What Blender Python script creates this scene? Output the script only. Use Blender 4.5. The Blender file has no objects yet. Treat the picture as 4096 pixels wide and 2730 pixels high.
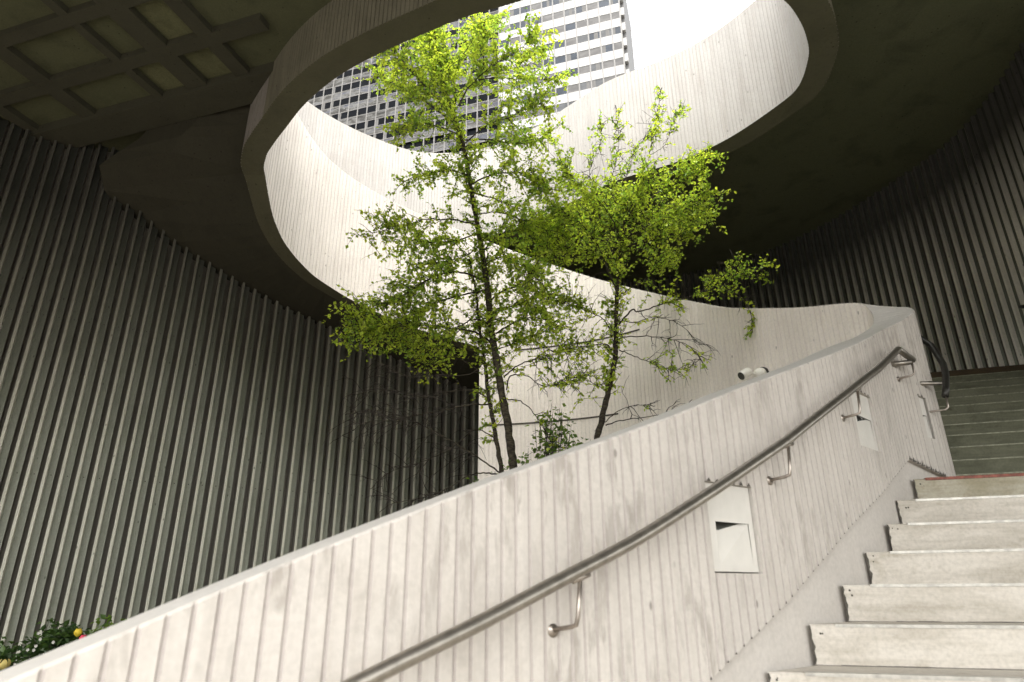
import bpy, bmesh, math, random
from mathutils import Vector, Matrix

random.seed(7)
SC = bpy.context.scene
COL = SC.collection
R = math.radians

# ------------------------------------------------------------------ camera
F_PX, PITCH, ROLL, TH = 2593.1, 0.3703, -0.0051, 0.3016
FW = Vector((0, math.cos(PITCH), math.sin(PITCH)))
RT0 = Vector((1, 0, 0)); UP0 = Vector((0, -math.sin(PITCH), math.cos(PITCH)))
RT = RT0*math.cos(ROLL) + UP0*math.sin(ROLL)
UP = -RT0*math.sin(ROLL) + UP0*math.cos(ROLL)
cam = bpy.data.cameras.new("camera"); camo = bpy.data.objects.new("camera", cam); COL.objects.link(camo)
camo.matrix_world = Matrix(((RT.x, UP.x, -FW.x, 0), (RT.y, UP.y, -FW.y, 0), (RT.z, UP.z, -FW.z, 0), (0, 0, 0, 1)))
cam.sensor_width = 36; cam.lens = F_PX/4096*36
cam.clip_start = 0.05; cam.clip_end = 3000
cam.dof.use_dof = True; cam.dof.focus_distance = 6.9; cam.dof.aperture_fstop = 2.6
SC.camera = camo

def at(x, y, Y):
    """the point of the depth plane Y seen at photo pixel x, y"""
    v = FW + RT*((x-2048)/F_PX) + UP*((1365-y)/F_PX)
    return v*(Y/v.y)

TAX = Vector((math.cos(TH), -math.sin(TH), 0))     # across the stairs
NAX = Vector((math.sin(TH), math.cos(TH), 0))      # up the stairs
def tn(t, n, z=0.0):
    p = TAX*t + NAX*n; return Vector((p.x, p.y, z))

# ------------------------------------------------------------------ world and light
SUN_EL, SUN_AZ = R(63), R(184)
w = bpy.data.worlds.new("World"); SC.world = w; w.use_nodes = True
nt = w.node_tree; nt.nodes.clear()
sky = nt.nodes.new("ShaderNodeTexSky"); sky.sky_type = 'NISHITA'; sky.sun_disc = False
sky.sun_elevation = SUN_EL; sky.sun_rotation = SUN_AZ; sky.air_density = 1.0; sky.dust_density = 4.0; sky.ozone_density = 1.0
hs = nt.nodes.new("ShaderNodeHueSaturation"); hs.inputs['Saturation'].default_value = 0.10; hs.inputs['Value'].default_value = 6.2
mx = nt.nodes.new("ShaderNodeMix"); mx.data_type = 'RGBA'; mx.blend_type = 'MULTIPLY'; mx.inputs[0].default_value = 1
mx.inputs[7].default_value = (1.0, 0.99, 0.968, 1)
bg = nt.nodes.new("ShaderNodeBackground"); bg.inputs['Strength'].default_value = 0.15
out = nt.nodes.new("ShaderNodeOutputWorld")
nt.links.new(sky.outputs[0], hs.inputs['Color']); nt.links.new(hs.outputs[0], mx.inputs[6])
nt.links.new(mx.outputs[2], bg.inputs[0]); nt.links.new(bg.outputs[0], out.inputs[0])
sl = bpy.data.lights.new("sun", 'SUN'); sl.energy = 1.5; sl.angle = R(14); sl.color = (1.0, 0.96, 0.90)
so = bpy.data.objects.new("sun", sl); COL.objects.link(so)
sd = Vector((math.sin(SUN_AZ)*math.cos(SUN_EL), math.cos(SUN_AZ)*math.cos(SUN_EL), math.sin(SUN_EL)))
so.rotation_euler = sd.to_track_quat('Z', 'Y').to_euler(); so.location = sd*40

SC.view_settings.view_transform = 'Standard'; SC.view_settings.look = 'None'; SC.view_settings.exposure = 0
SC.render.engine = 'CYCLES'
SC.cycles.use_denoising = True
SC.cycles.max_bounces = 10; SC.cycles.diffuse_bounces = 6; SC.cycles.transmission_bounces = 6; SC.cycles.sample_clamp_indirect = 6

# ------------------------------------------------------------------ materials
def base_mat(name, rough=0.85, spec=0.3, metal=0.0):
    m = bpy.data.materials.new(name); m.use_nodes = True
    n = m.node_tree; b = n.nodes['Principled BSDF']
    b.inputs['Roughness'].default_value = rough; b.inputs['Metallic'].default_value = metal
    if 'Specular IOR Level' in b.inputs: b.inputs['Specular IOR Level'].default_value = spec
    return m, n, b
def tex_coord(n, scale, kind='Object'):
    tc = n.nodes.new("ShaderNodeTexCoord"); mp = n.nodes.new("ShaderNodeMapping")
    mp.inputs['Scale'].default_value = scale; n.links.new(tc.outputs[kind], mp.inputs['Vector']); return mp
def noise(n, scale, sc=1.0, detail=4.0, rough=0.55, dist=0.0):
    mp = tex_coord(n, scale); t = n.nodes.new("ShaderNodeTexNoise")
    t.inputs['Scale'].default_value = sc; t.inputs['Detail'].default_value = detail
    t.inputs['Roughness'].default_value = rough; t.inputs['Distortion'].default_value = dist
    n.links.new(mp.outputs[0], t.inputs['Vector']); return t
def ramp(n, src, stops):
    r = n.nodes.new("ShaderNodeValToRGB"); e = r.color_ramp.elements
    while len(e) < len(stops): e.new(0.5)
    for i, (p, c) in enumerate(stops):
        e[i].position = p; e[i].color = (c, c, c, 1) if isinstance(c, (int, float)) else (*c, 1)
    n.links.new(src, r.inputs[0]); return r
def mixc(n, a, b, fac, mode='MIX'):
    m = n.nodes.new("ShaderNodeMix"); m.data_type = 'RGBA'; m.blend_type = mode
    if isinstance(fac, (int, float)): m.inputs[0].default_value = fac
    else: n.links.new(fac, m.inputs[0])
    for k, v in ((6, a), (7, b)):
        if isinstance(v, tuple): m.inputs[k].default_value = (*v, 1)
        else: n.links.new(v, m.inputs[k])
    return m.outputs[2]
def bump(n, b, h, strength=0.3, dist=0.01):
    bp = n.nodes.new("ShaderNodeBump"); bp.inputs['Strength'].default_value = strength; bp.inputs['Distance'].default_value = dist
    n.links.new(h, bp.inputs['Height']); n.links.new(bp.outputs[0], b.inputs['Normal'])

def concrete(name, c, dark, streak=0.5, blotch=0.5, fine=0.35, rough=0.9, speck=True, zstretch=1.2, top_shade=None, stain=0.0):
    """cast concrete: vertical run-off streaks, cloudy blotches, small pits"""
    m, n, b = base_mat(name, rough, 0.2)
    s = noise(n, (14, 14, zstretch), 1.0, 5, 0.6)
    s2 = noise(n, (3.2, 3.2, 0.55), 1.0, 4, 0.6)
    bl = noise(n, (1.7, 1.7, 1.7), 1.0, 6, 0.62, 0.4)
    fi = noise(n, (45, 45, 45), 1.0, 3, 0.6)
    col = mixc(n, c, dark, ramp(n, s.outputs[0], [(0.50, 0.0), (0.72, streak)]).outputs[0])
    col = mixc(n, col, tuple(x*0.84 for x in c), ramp(n, s2.outputs[0], [(0.42, 0.0), (0.68, streak)]).outputs[0])
    col = mixc(n, col, dark, ramp(n, bl.outputs[0], [(0.50, 0.0), (0.75, blotch)]).outputs[0])
    col = mixc(n, col, (0.0, 0.0, 0.0), ramp(n, fi.outputs[0], [(0.38, 0.0), (0.75, fine*0.35)]).outputs[0])
    if speck:
        mp = tex_coord(n, (9, 9, 5)); v = n.nodes.new("ShaderNodeTexVoronoi"); v.inputs['Scale'].default_value = 1.0
        n.links.new(mp.outputs[0], v.inputs['Vector'])
        col = mixc(n, col, tuple(x*0.45 for x in dark), ramp(n, v.outputs['Distance'], [(0.05, 0.75), (0.11, 0.0)]).outputs[0])
    if stain:
        a = noise(n, (16, 16, 4.5), 1.0, 4, 0.6, 0.3); k_ = noise(n, (1.3, 1.3, 1.6), 1.0, 3, 0.55)
        ra = ramp(n, a.outputs[0], [(0.50, 0.0), (0.62, 1.0)]); rk = ramp(n, k_.outputs[0], [(0.43, 0.0), (0.58, stain)])
        mm = n.nodes.new("ShaderNodeMath"); mm.operation = 'MULTIPLY'; n.links.new(ra.outputs[0], mm.inputs[0]); n.links.new(rk.outputs[0], mm.inputs[1])
        col = mixc(n, col, tuple(x*0.72 for x in dark), mm.outputs[0])
        a = noise(n, (26, 26, 0.8), 1.0, 3, 0.5)                 # boards of slightly different tone
        col = mixc(n, col, tuple(x*0.80 for x in c), ramp(n, a.outputs[0], [(0.45, 0.0), (0.65, 0.35)]).outputs[0])
    if top_shade:                                     # light falloff painted in: the colour darkens with height
        z0, z1, k = top_shade
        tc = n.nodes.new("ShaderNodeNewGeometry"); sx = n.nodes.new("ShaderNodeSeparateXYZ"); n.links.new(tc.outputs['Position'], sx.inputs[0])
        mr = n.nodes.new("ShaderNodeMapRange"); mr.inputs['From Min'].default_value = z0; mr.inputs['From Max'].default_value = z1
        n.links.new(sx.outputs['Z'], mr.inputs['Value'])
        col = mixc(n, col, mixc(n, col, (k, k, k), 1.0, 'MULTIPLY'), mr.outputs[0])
    n.links.new(col, b.inputs['Base Color'])
    bump(n, b, fi.outputs[0], 0.35, 0.006)
    return m

M = {}
M['parapet'] = concrete('parapet_concrete', (0.55, 0.512, 0.462), (0.37, 0.332, 0.288), 0.38, 0.55, stain=0.70, top_shade=(2.2, 5.6, 0.66))
M['inner'] = concrete('well_face_concrete', (0.84, 0.785, 0.715), (0.60, 0.55, 0.50), 0.5, 0.3, top_shade=(2.6, 5.6, 0.60))
M['innergroove'] = concrete('well_groove_concrete', (0.79, 0.742, 0.688), (0.58, 0.49, 0.445), 0.5, 0.3, speck=False, top_shade=(2.6, 5.6, 0.60))
M['coping'] = concrete('coping_concrete', (0.50, 0.475, 0.435), (0.38, 0.35, 0.31), 0.2, 0.5, speck=False)
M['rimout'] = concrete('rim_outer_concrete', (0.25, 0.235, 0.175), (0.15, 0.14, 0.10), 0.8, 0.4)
M['groove'] = concrete('parapet_groove_concrete', (0.445, 0.405, 0.372), (0.32, 0.285, 0.26), 0.5, 0.4, speck=False, top_shade=(2.2, 5.6, 0.70))
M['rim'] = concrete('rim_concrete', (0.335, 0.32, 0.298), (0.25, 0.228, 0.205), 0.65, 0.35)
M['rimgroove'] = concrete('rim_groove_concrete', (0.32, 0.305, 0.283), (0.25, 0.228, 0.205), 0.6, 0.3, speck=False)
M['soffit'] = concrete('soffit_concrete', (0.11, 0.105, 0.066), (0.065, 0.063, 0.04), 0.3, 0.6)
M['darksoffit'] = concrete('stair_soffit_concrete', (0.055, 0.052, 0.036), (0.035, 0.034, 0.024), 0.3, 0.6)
M['ribwall'] = concrete('ribbed_wall_concrete', (0.62, 0.61, 0.51), (0.40, 0.40, 0.31), 0.5, 0.45, zstretch=0.6, top_shade=(1.8, 5.3, 0.16))
M['ribshelf'] = concrete('ribbed_wall_recess', (0.33, 0.345, 0.285), (0.20, 0.215, 0.16), 0.55, 0.5, zstretch=0.6, top_shade=(1.8, 5.3, 0.16))
M['ribwallr'] = concrete('ribbed_wall_concrete_pale', (0.80, 0.77, 0.68), (0.56, 0.54, 0.46), 0.5, 0.45, zstretch=0.6, top_shade=(4.3, 5.7, 0.10))
M['ribslot'] = concrete('ribbed_wall_slot', (0.24, 0.225, 0.19), (0.17, 0.16, 0.135), 0.3, 0.3, speck=False)
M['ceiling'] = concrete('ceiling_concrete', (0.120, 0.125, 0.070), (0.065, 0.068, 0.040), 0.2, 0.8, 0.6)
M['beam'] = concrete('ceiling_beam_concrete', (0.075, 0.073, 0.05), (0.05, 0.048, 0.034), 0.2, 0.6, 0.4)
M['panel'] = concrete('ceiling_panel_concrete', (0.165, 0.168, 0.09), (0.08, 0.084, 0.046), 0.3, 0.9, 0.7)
M['stringer'] = concrete('stringer_cement', (0.53, 0.495, 0.45), (0.43, 0.395, 0.352), 0.25, 0.5, speck=False)
M['paving'] = concrete('paving', (0.20, 0.19, 0.175), (0.14, 0.13, 0.12), 0.1, 0.5)
M['slab'] = concrete('deck_concrete', (0.5, 0.48, 0.44), (0.35, 0.33, 0.3), 0.1, 0.5)
M['blocker_grey'] = concrete('sky_blocker_grey', (0.16, 0.155, 0.14), (0.11, 0.105, 0.1), 0.2, 0.4)
M['soil'] = concrete('planter_soil', (0.20, 0.165, 0.13), (0.08, 0.065, 0.05), 0.0, 0.8)

def step_mat(name, c, dark, spots):
    m, n, b = base_mat(name, 0.8, 0.25)
    h = noise(n, (2.2, 2.2, 26), 1.0, 5, 0.65)           # scuffs run along the riser
    bl = noise(n, (2.6, 2.6, 4.5), 1.0, 6, 0.65, 0.5)
    fi = noise(n, (60, 60, 60), 1.0, 3, 0.6)
    col = mixc(n, c, dark, ramp(n, h.outputs[0], [(0.45, 0.0), (0.75, 0.6)]).outputs[0])
    col = mixc(n, col, dark, ramp(n, bl.outputs[0], [(0.45, 0.0), (0.72, 0.75)]).outputs[0])
    col = mixc(n, col, spots, ramp(n, noise(n, (5, 5, 7), 1.0, 4, 0.6).outputs[0], [(0.62, 0.0), (0.78, 0.7)]).outputs[0])
    col = mixc(n, col, (0, 0, 0), ramp(n, fi.outputs[0], [(0.4, 0.0), (0.75, 0.18)]).outputs[0])
    n.links.new(col, b.inputs['Base Color']); bump(n, b, fi.outputs[0], 0.3, 0.004)
    return m
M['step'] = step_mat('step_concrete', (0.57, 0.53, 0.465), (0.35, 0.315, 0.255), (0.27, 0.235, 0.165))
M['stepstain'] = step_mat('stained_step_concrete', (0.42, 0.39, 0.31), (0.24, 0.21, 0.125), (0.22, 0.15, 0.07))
M['stepdark'] = step_mat('shaded_step_concrete', (0.16, 0.16, 0.11), (0.075, 0.078, 0.05), (0.055, 0.055, 0.034))  # upper flight's shade under the ceiling painted into the step colour
M['stepbronze'] = step_mat('bronze_kick_strip', (0.08, 0.055, 0.03), (0.04, 0.03, 0.02), (0.28, 0.13, 0.07))
def plain(name, c, rough=0.5, metal=0.0, var=0.12, spec=0.4, sc=25):
    m, n, b = base_mat(name, rough, spec, metal)
    t = noise(n, (sc, sc, sc), 1.0, 4, 0.6)
    n.links.new(mixc(n, c, tuple(x*(1-var*2) for x in c), ramp(n, t.outputs[0], [(0.35, 0.0), (0.7, 1.0)]).outputs[0]), b.inputs['Base Color'])
    return m
M['nosing'] = plain('nosing_metal', (0.50, 0.48, 0.43), 0.4, 0.6, 0.2)
M['nosingdark'] = plain('dull_nosing_metal', (0.26, 0.26, 0.18), 0.5, 0.3, 0.3)
M['nosingred'] = plain('worn_red_nosing', (0.27, 0.085, 0.055), 0.6, 0.0, 0.35)
M['steel'] = plain('brushed_steel', (0.36, 0.33, 0.285), 0.34, 0.9, 0.15)
M['darksteel'] = plain('dark_steel', (0.05, 0.048, 0.042), 0.4, 0.6, 0.2)
M['rod'] = plain('bracket_steel', (0.42, 0.37, 0.32), 0.35, 0.9, 0.2)
M['white'] = plain('white_enamel', (0.80, 0.78, 0.70), 0.35, 0.0, 0.05)
M['niche'] = plain('white_light_plate', (0.60, 0.575, 0.52), 0.5, 0.0, 0.06, sc=8)
M['lens'] = plain('dark_lens_and_shade', (0.06, 0.06, 0.05), 0.25, 0.0, 0.1)
M['grime_and_shade'] = plain('grime_and_shade', (0.10, 0.09, 0.075), 0.9, 0.0, 0.3)  # dirt, joints and cracks, also the painted dark of groove ends

def leaf_mat(name, c1, c2, trans):
    m = bpy.data.materials.new(name); m.use_nodes = True; n = m.node_tree; n.nodes.clear()
    o = n.nodes.new("ShaderNodeOutputMaterial"); a = n.nodes.new("ShaderNodeAttribute"); a.attribute_name = 'tint'
    c = mixc(n, c1, c2, a.outputs['Fac'])
    d = n.nodes.new("ShaderNodeBsdfDiffuse"); t = n.nodes.new("ShaderNodeBsdfTranslucent"); g = n.nodes.new("ShaderNodeBsdfGlossy")
    g.inputs['Roughness'].default_value = 0.4; g.inputs['Color'].default_value = (0.8, 0.85, 0.7, 1)
    n.links.new(c, d.inputs[0])
    c2_ = mixc(n, c, (1.0, 1.0, 0.35), 1.0, 'MULTIPLY')
    g2 = n.nodes.new("ShaderNodeBrightContrast"); g2.inputs['Bright'].default_value = 0.03
    n.links.new(c2_, g2.inputs[0]); n.links.new(g2.outputs[0], t.inputs[0])
    s1 = n.nodes.new("ShaderNodeMixShader"); s1.inputs[0].default_value = trans
    n.links.new(d.outputs[0], s1.inputs[1]); n.links.new(t.outputs[0], s1.inputs[2])
    s2 = n.nodes.new("ShaderNodeMixShader"); s2.inputs[0].default_value = 0.05
    n.links.new(s1.outputs[0], s2.inputs[1]); n.links.new(g.outputs[0], s2.inputs[2])
    n.links.new(s2.outputs[0], o.inputs[0]); return m
M['leaf'] = leaf_mat('spring_leaf', (0.20, 0.35, 0.022), (0.60, 0.70, 0.065), 0.58)
M['leafdark'] = leaf_mat('shrub_leaf', (0.015, 0.045, 0.010), (0.07, 0.13, 0.022), 0.25)
M['leafshoot'] = leaf_mat('shoot_leaf', (0.05, 0.13, 0.015), (0.19, 0.29, 0.04), 0.45)
def bark():
    m, n, b = base_mat('bark', 0.9, 0.2)
    t = noise(n, (20, 20, 60), 1.0, 5, 0.65)
    n.links.new(mixc(n, (0.030, 0.025, 0.019), (0.11, 0.094, 0.06), ramp(n, t.outputs[0], [(0.42, 0.0), (0.72, 1.0)]).outputs[0]), b.inputs['Base Color'])
    bump(n, b, t.outputs[0], 0.6, 0.01); return m
M['bark'] = bark()
M['twig'] = plain('twig_bark', (0.045, 0.036, 0.028), 0.9, 0, 0.2)

# ------------------------------------------------------------------ mesh helpers
class MB:
    def __init__(s): s.v, s.f, s.m = [], [], []
    def q(s, pts, mi=0):
        i = len(s.v); s.v.extend([tuple(p) for p in pts]); s.f.append(tuple(range(i, i+len(pts)))); s.m.append(mi)
    def grid(s, rows, mi=0):
        """rows of points -> shared-vertex quads"""
        i0 = len(s.v); n = len(rows[0])
        for r in rows: s.v.extend([tuple(p) for p in r])
        for a in range(len(rows)-1):
            for b in range(n-1):
                s.f.append((i0+a*n+b, i0+a*n+b+1, i0+(a+1)*n+b+1, i0+(a+1)*n+b)); s.m.append(mi)
    def box(s, o, ax, ay, az, mi=0):
        o, ax, ay, az = Vector(o), Vector(ax), Vector(ay), Vector(az)
        p = [o, o+ax, o+ax+ay, o+ay]; q = [x+az for x in p]
        s.q([p[3], p[2], p[1], p[0]], mi); s.q(q, mi)
        for k in range(4): s.q([p[k], p[(k+1) % 4], q[(k+1) % 4], q[k]], mi)
    def tube(s, pts, rad, n=8, cap=True, mi=0, flat=1.0):
        pts = [Vector(p) for p in pts]
        if isinstance(rad, (int, float)): rad = [rad]*len(pts)
        i0 = len(s.v); u = None
        for k, p in enumerate(pts):
            d = (pts[min(k+1, len(pts)-1)] - pts[max(k-1, 0)])
            if d.length < 1e-9: d = Vector((0, 0, 1))
            d.normalize()
            if u is None:
                u = d.cross(Vector((0, 0, 1)));
                if u.length < 0.05: u = d.cross(Vector((1, 0, 0)))
            else: u = u - d*u.dot(d)
            u.normalize(); w_ = d.cross(u)
            for j in range(n):
                a = 2*math.pi*j/n
                s.v.append(tuple(p + (u*math.cos(a) + w_*math.sin(a)*flat)*rad[k]))
        for k in range(len(pts)-1):
            for j in range(n):
                a, b = i0+k*n+j, i0+k*n+(j+1) % n
                s.f.append((a, b, b+n, a+n)); s.m.append(mi)
        if cap:
            s.f.append(tuple(i0+j for j in range(n))[::-1]); s.m.append(mi)
            e = i0+(len(pts)-1)*n; s.f.append(tuple(e+j for j in range(n))); s.m.append(mi)
    def build(s, name, mats, parent=None, smooth=False, fix=False):
        me = bpy.data.meshes.new(name)
        off = parent_loc(parent)
        me.from_pydata([(x-off.x, y-off.y, z-off.z) for x, y, z in s.v], [], s.f)
        if not isinstance(mats, (list, tuple)): mats = [mats]
        for m in mats: me.materials.append(m)
        me.polygons.foreach_set('material_index', s.m)
        if smooth: me.polygons.foreach_set('use_smooth', [True]*len(s.f))
        me.update()
        if fix:
            bm = bmesh.new(); bm.from_mesh(me); bmesh.ops.recalc_face_normals(bm, faces=bm.faces); bm.to_mesh(me); bm.free()
        o = bpy.data.objects.new(name, me); COL.objects.link(o)
        if parent: o.parent = parent
        return o
def parent_loc(p):
    v = Vector((0, 0, 0))
    while p is not None: v += p.location; p = p.parent
    return v
def tag(o, label=None, cat=None, group=None, kind=None):
    if label: o['label'] = label
    if cat: o['category'] = cat
    if group: o['group'] = group
    if kind: o['kind'] = kind
    return o
def thing(name, label, cat, loc=(0, 0, 0), group=None):
    o = bpy.data.objects.new(name, None); COL.objects.link(o); o.location = loc; o.empty_display_size = 0.2
    return tag(o, label, cat, group)

def spline(P, n=30):
    P = [Vector(p) for p in P]; o = []
    for i in range(len(P)-1):
        a, b, c, d = P[max(i-1, 0)], P[i], P[i+1], P[min(i+2, len(P)-1)]
        for k in range(n):
            t = k/n
            o.append(0.5*((2*b) + (c-a)*t + (2*a-5*b+4*c-d)*t*t + (3*b-a-3*c+d)*t**3))
    o.append(P[-1]); return o
def interp(x, T):
    if x <= T[0][0]: return T[0][1]
    for (a, va), (b, vb) in zip(T, T[1:]):
        if x <= b: return va + (vb-va)*(x-a)/(b-a)
    return T[-1][1]
class Path:
    """plan curve with arc length; pos(s, off) with off > 0 to the right of travel"""
    def __init__(s, P, n=30):
        s.P = [Vector((p[0], p[1], 0)) for p in spline([(a[0], a[1], 0) for a in P], n)]
        s.L = [0.0]
        for a, b in zip(s.P, s.P[1:]): s.L.append(s.L[-1] + (b-a).length)
        s.len = s.L[-1]
    def _i(s, x):
        lo, hi = 0, len(s.L)-2
        while lo < hi:
            m = (lo+hi+1)//2
            if s.L[m] <= x: lo = m
            else: hi = m-1
        return lo
    def frame(s, x):
        def p(y):
            y = min(max(y, 0), s.len-1e-6); i = s._i(y); return s.P[i].lerp(s.P[i+1], (y-s.L[i])/(s.L[i+1]-s.L[i]))
        d = p(x+0.04)-p(x-0.04); d.normalize(); return p(x), Vector((d.y, -d.x, 0)), d
    def pos(s, x, off=0.0, z=0.0):
        p, r, _ = s.frame(x); q = p + r*off; return Vector((q.x, q.y, z))

# ------------------------------------------------------------------ stair parapet (one spiralling ribbon of ribbed concrete)
T = 0.30
C_PTS = [[-3.534, -0.115], [-2.286, 0.723], [-1.118, 1.581], [-0.326, 2.143], [0.364, 2.623], [0.961, 3.051], [1.236, 3.267], [1.514, 3.495], [1.782, 3.723], [2.047, 3.959], [2.286, 4.198], [2.548, 4.44], [2.9, 4.68], [3.12, 4.87], [3.2, 5.08], [3.14, 5.3], [2.936, 5.782], [2.55, 6.626], [1.96, 7.452], [1.225, 8.05], [0.342, 8.394], [-0.538, 8.568], [-1.495, 8.67], [-2.225, 8.628], [-2.888, 8.434], [-3.357, 8.044], [-3.569, 7.565], [-3.442, 7.188], [-3.228, 6.888], [-2.955, 6.563]]
PA = Path(C_PTS)
TOP = [(0, -1.42), (2.82, -.225), (2.94, -.168), (3.04, -.128), (3.14, -.085), (3.30, -.01), (3.52, .085), (3.78, .195), (4.26, .39), (5.06, .70), (5.58, .92), (6.18, 1.155), (6.8, 1.40), (7.5, 1.69), (7.9, 1.86), (8.25, 2.04), (8.5, 2.23), (8.62, 2.31), (8.76, 2.38), (9.32, 2.56), (10.32, 2.96), (11.4, 3.55), (12.52, 4.15), (13.28, 4.55), (14.04, 4.95), (14.62, 5.26), (15.44, 5.67), (16.06, 6.02), (16.5, 6.31), (16.8, 6.56), (17.08, 6.84), (17.8, 7.2), (18.78, 7.35)]
S_EDGE = 13.94
BOT = [(13.94, 3.17), (14.92, 3.52), (15.12, 3.60), (15.5, 3.77), (15.92, 3.96), (16.18, 4.10), (16.48, 4.25), (16.78, 4.45), (17.02, 4.64), (17.26, 4.92), (17.44, 5.24), (17.58, 5.45), (17.9, 5.5), (18.78, 5.5)]
SKIN = [(0, -2.66), (5.1, -.31), (5.64, -.06), (6.4, .31), (7.12, .61), (7.64, .82), (8.02, .755), (8.3, .74)]      # lower edge of ribbed skin beside the steps
GROUND = -1.95
PITCHR = 0.055
PROF = [(0.0, 0.0), (0.042, 0.0), (0.0465, 1.0), (0.050, 1.0)]          # ridge, then groove
NICHES = [(5.20, 5.52, 0.07, 0.435), (6.75, 7.08, 0.79, 1.145), (7.975, 8.085, 1.01, 1.315)]

def smooth_interp(x, Tb, h=0.12):
    return (interp(x-h, Tb) + 2*interp(x, Tb) + interp(x+h, Tb))/4

def ribbon(mb, path, s0, s1, ftop, fbot, goff_out, goff_in, skin=None, niches=(), chamfer=0.008):
    """material 0 face, 1 groove, 2 soffit, 3 smooth cement"""
    S = []
    k = int(math.floor(s0/PITCHR))
    while True:
        for a, g in PROF:
            x = k*PITCHR + a
            if s0 < x < s1: S.append((x, g))
        k += 1
        if k*PITCHR > s1: break
    S = [(s0, S[0][1])] + S + [(s1, S[-1][1])]
    for n0, n1, za, zb in niches:
        for e in (n0, n1):
            for i in range(len(S)):
                if abs(S[i][0]-e) < 0.0155: S[i] = (e, S[i][1]); break
            else:
                S.append((e, 0.0)); S.sort()
    cols = []
    for x, g in S:
        zt, zb = ftop(x), fbot(x)
        zs = max(skin(x), zb) if skin else zb
        cols.append(dict(s=x, g=g, zt=zt, zb=zb, zs=zs))
    depth = 0.030
    for c, d in zip(cols, cols[1:]):
        gm = 1 if (c['g']+d['g']) > 0.5 else 0
        def o(k_, z, off=0.0, groove=True):
            return path.pos(k_['s'], T/2 - off - (goff_out*k_['g'] if groove else 0), z)
        def i(k_, z, off=0.0, groove=True):
            return path.pos(k_['s'], -(T/2 - off - (goff_in*k_['g'] if groove else 0)), z)
        mid = (c['s']+d['s'])/2
        nic = None
        for n in niches:
            if n[0] <= mid <= n[1]: nic = n
        ch = chamfer
        spans = [('zs', 'zc')]
        zc = lambda k_: k_['zt']-ch
        if nic is None:
            mb.q([o(c, c['zs']), o(d, d['zs']), o(d, zc(d)), o(c, zc(c))], gm)
        else:
            za, zb_ = nic[2], nic[3]
            mb.q([o(c, c['zs']), o(d, d['zs']), o(d, za), o(c, za)], gm)
            mb.q([o(c, zb_), o(d, zb_), o(d, zc(d)), o(c, zc(c))], gm)
            mb.q([o(c, zb_), o(c, zb_, 0.10, False), o(d, zb_, 0.10, False), o(d, zb_)], 3)
            mb.q([o(c, za), o(d, za), o(d, za, 0.10, False), o(c, za, 0.10, False)], 3)
            mb.q([o(c, za, 0.10, False), o(d, za, 0.10, False), o(d, zb_, 0.10, False), o(c, zb_, 0.10, False)], 3)
            if abs(c['s']-nic[0]) < 1e-6:
                mb.q([o(c, za), o(c, za, 0.10, False), o(c, zb_, 0.10, False), o(c, zb_)], 3)
            if abs(d['s']-nic[1]) < 1e-6:
                mb.q([o(d, za), o(d, zb_), o(d, zb_, 0.10, False), o(d, za, 0.10, False)], 3)
        mb.q([o(c, zc(c)), o(d, zc(d)), o(d, d['zt'], ch, False), o(c, c['zt'], ch, False)], 0)
        if c['zs'] > c['zb'] + 0.01 and skin:
            mb.q([o(c, c['zs']), o(c, c['zs'], depth, False), o(d, d['zs'], depth, False), o(d, d['zs'])], 3)
            mb.q([o(c, c['zb'], depth, False), o(d, d['zb'], depth, False), o(d, d['zs'], depth, False), o(c, c['zs'], depth, False)], 3)
        # inner side
        mb.q([i(d, d['zb']), i(c, c['zb']), i(c, zc(c)), i(d, zc(d))], 5 if gm else 4)
        mb.q([i(d, zc(d)), i(c, zc(c)), i(c, c['zt'], ch, False), i(d, d['zt'], ch, False)], 0)
        # top and underside
        mb.q([o(c, c['zt'], ch, False), o(d, d['zt'], ch, False), i(d, d['zt'], ch, False), i(c, c['zt'], ch, False)], 7)
        ob = depth if (skin and c['zs'] > c['zb'] + 0.01) else 0.0
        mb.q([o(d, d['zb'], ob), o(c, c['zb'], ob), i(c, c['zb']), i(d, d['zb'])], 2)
    return cols
def endcap(mb, path, s, zb, zt, mi=0):
    mb.q([path.pos(s, T/2, zb), path.pos(s, T/2, zt-0.008), path.pos(s, T/2-0.008, zt), path.pos(s, -T/2+0.008, zt), path.pos(s, -T/2, zt-0.008), path.pos(s, -T/2, zb)], mi)

ftopA = lambda x: smooth_interp(x, TOP)
parapet = thing('stair_parapet', 'pale ribbed concrete parapet rising beside the steps and curving round the trees', 'parapet', PA.pos(6.0, 0, GROUND))
mb = MB()
ribbon(mb, PA, 0.0, S_EDGE, ftopA, lambda x: GROUND, 0.0055, 0.006, skin=lambda x: (interp(x, SKIN) if x < 8.3 else GROUND), niches=NICHES)
ribbon(mb, PA, S_EDGE, PA.len, ftopA, lambda x: smooth_interp(x, BOT, 0.06), 0.010, 0.0055)
endcap(mb, PA, 0.0, GROUND, ftopA(0.0))
mb.q([PA.pos(S_EDGE, T/2, GROUND), PA.pos(S_EDGE, -T/2, GROUND), PA.pos(S_EDGE, -T/2, 3.28), PA.pos(S_EDGE, T/2, 3.28)], 0)
def tooth(s_, z_, w_, h_):  # dark triangle painting the shaded end of a groove onto the face
    f = lambda a, z: PA.pos(a, T/2+0.0012, z)
    mb.q([f(s_-w_/2, z_), f(s_+w_/2, z_), f(s_+w_*0.12, z_+h_)], 6)
for n0, n1, za, zb in NICHES:
    k = math.ceil(n0/PITCHR)
    while k*PITCHR < n1-0.004:
        tooth(k*PITCHR, zb, 0.030, random.uniform(.014, .024)); k += 1
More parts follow.
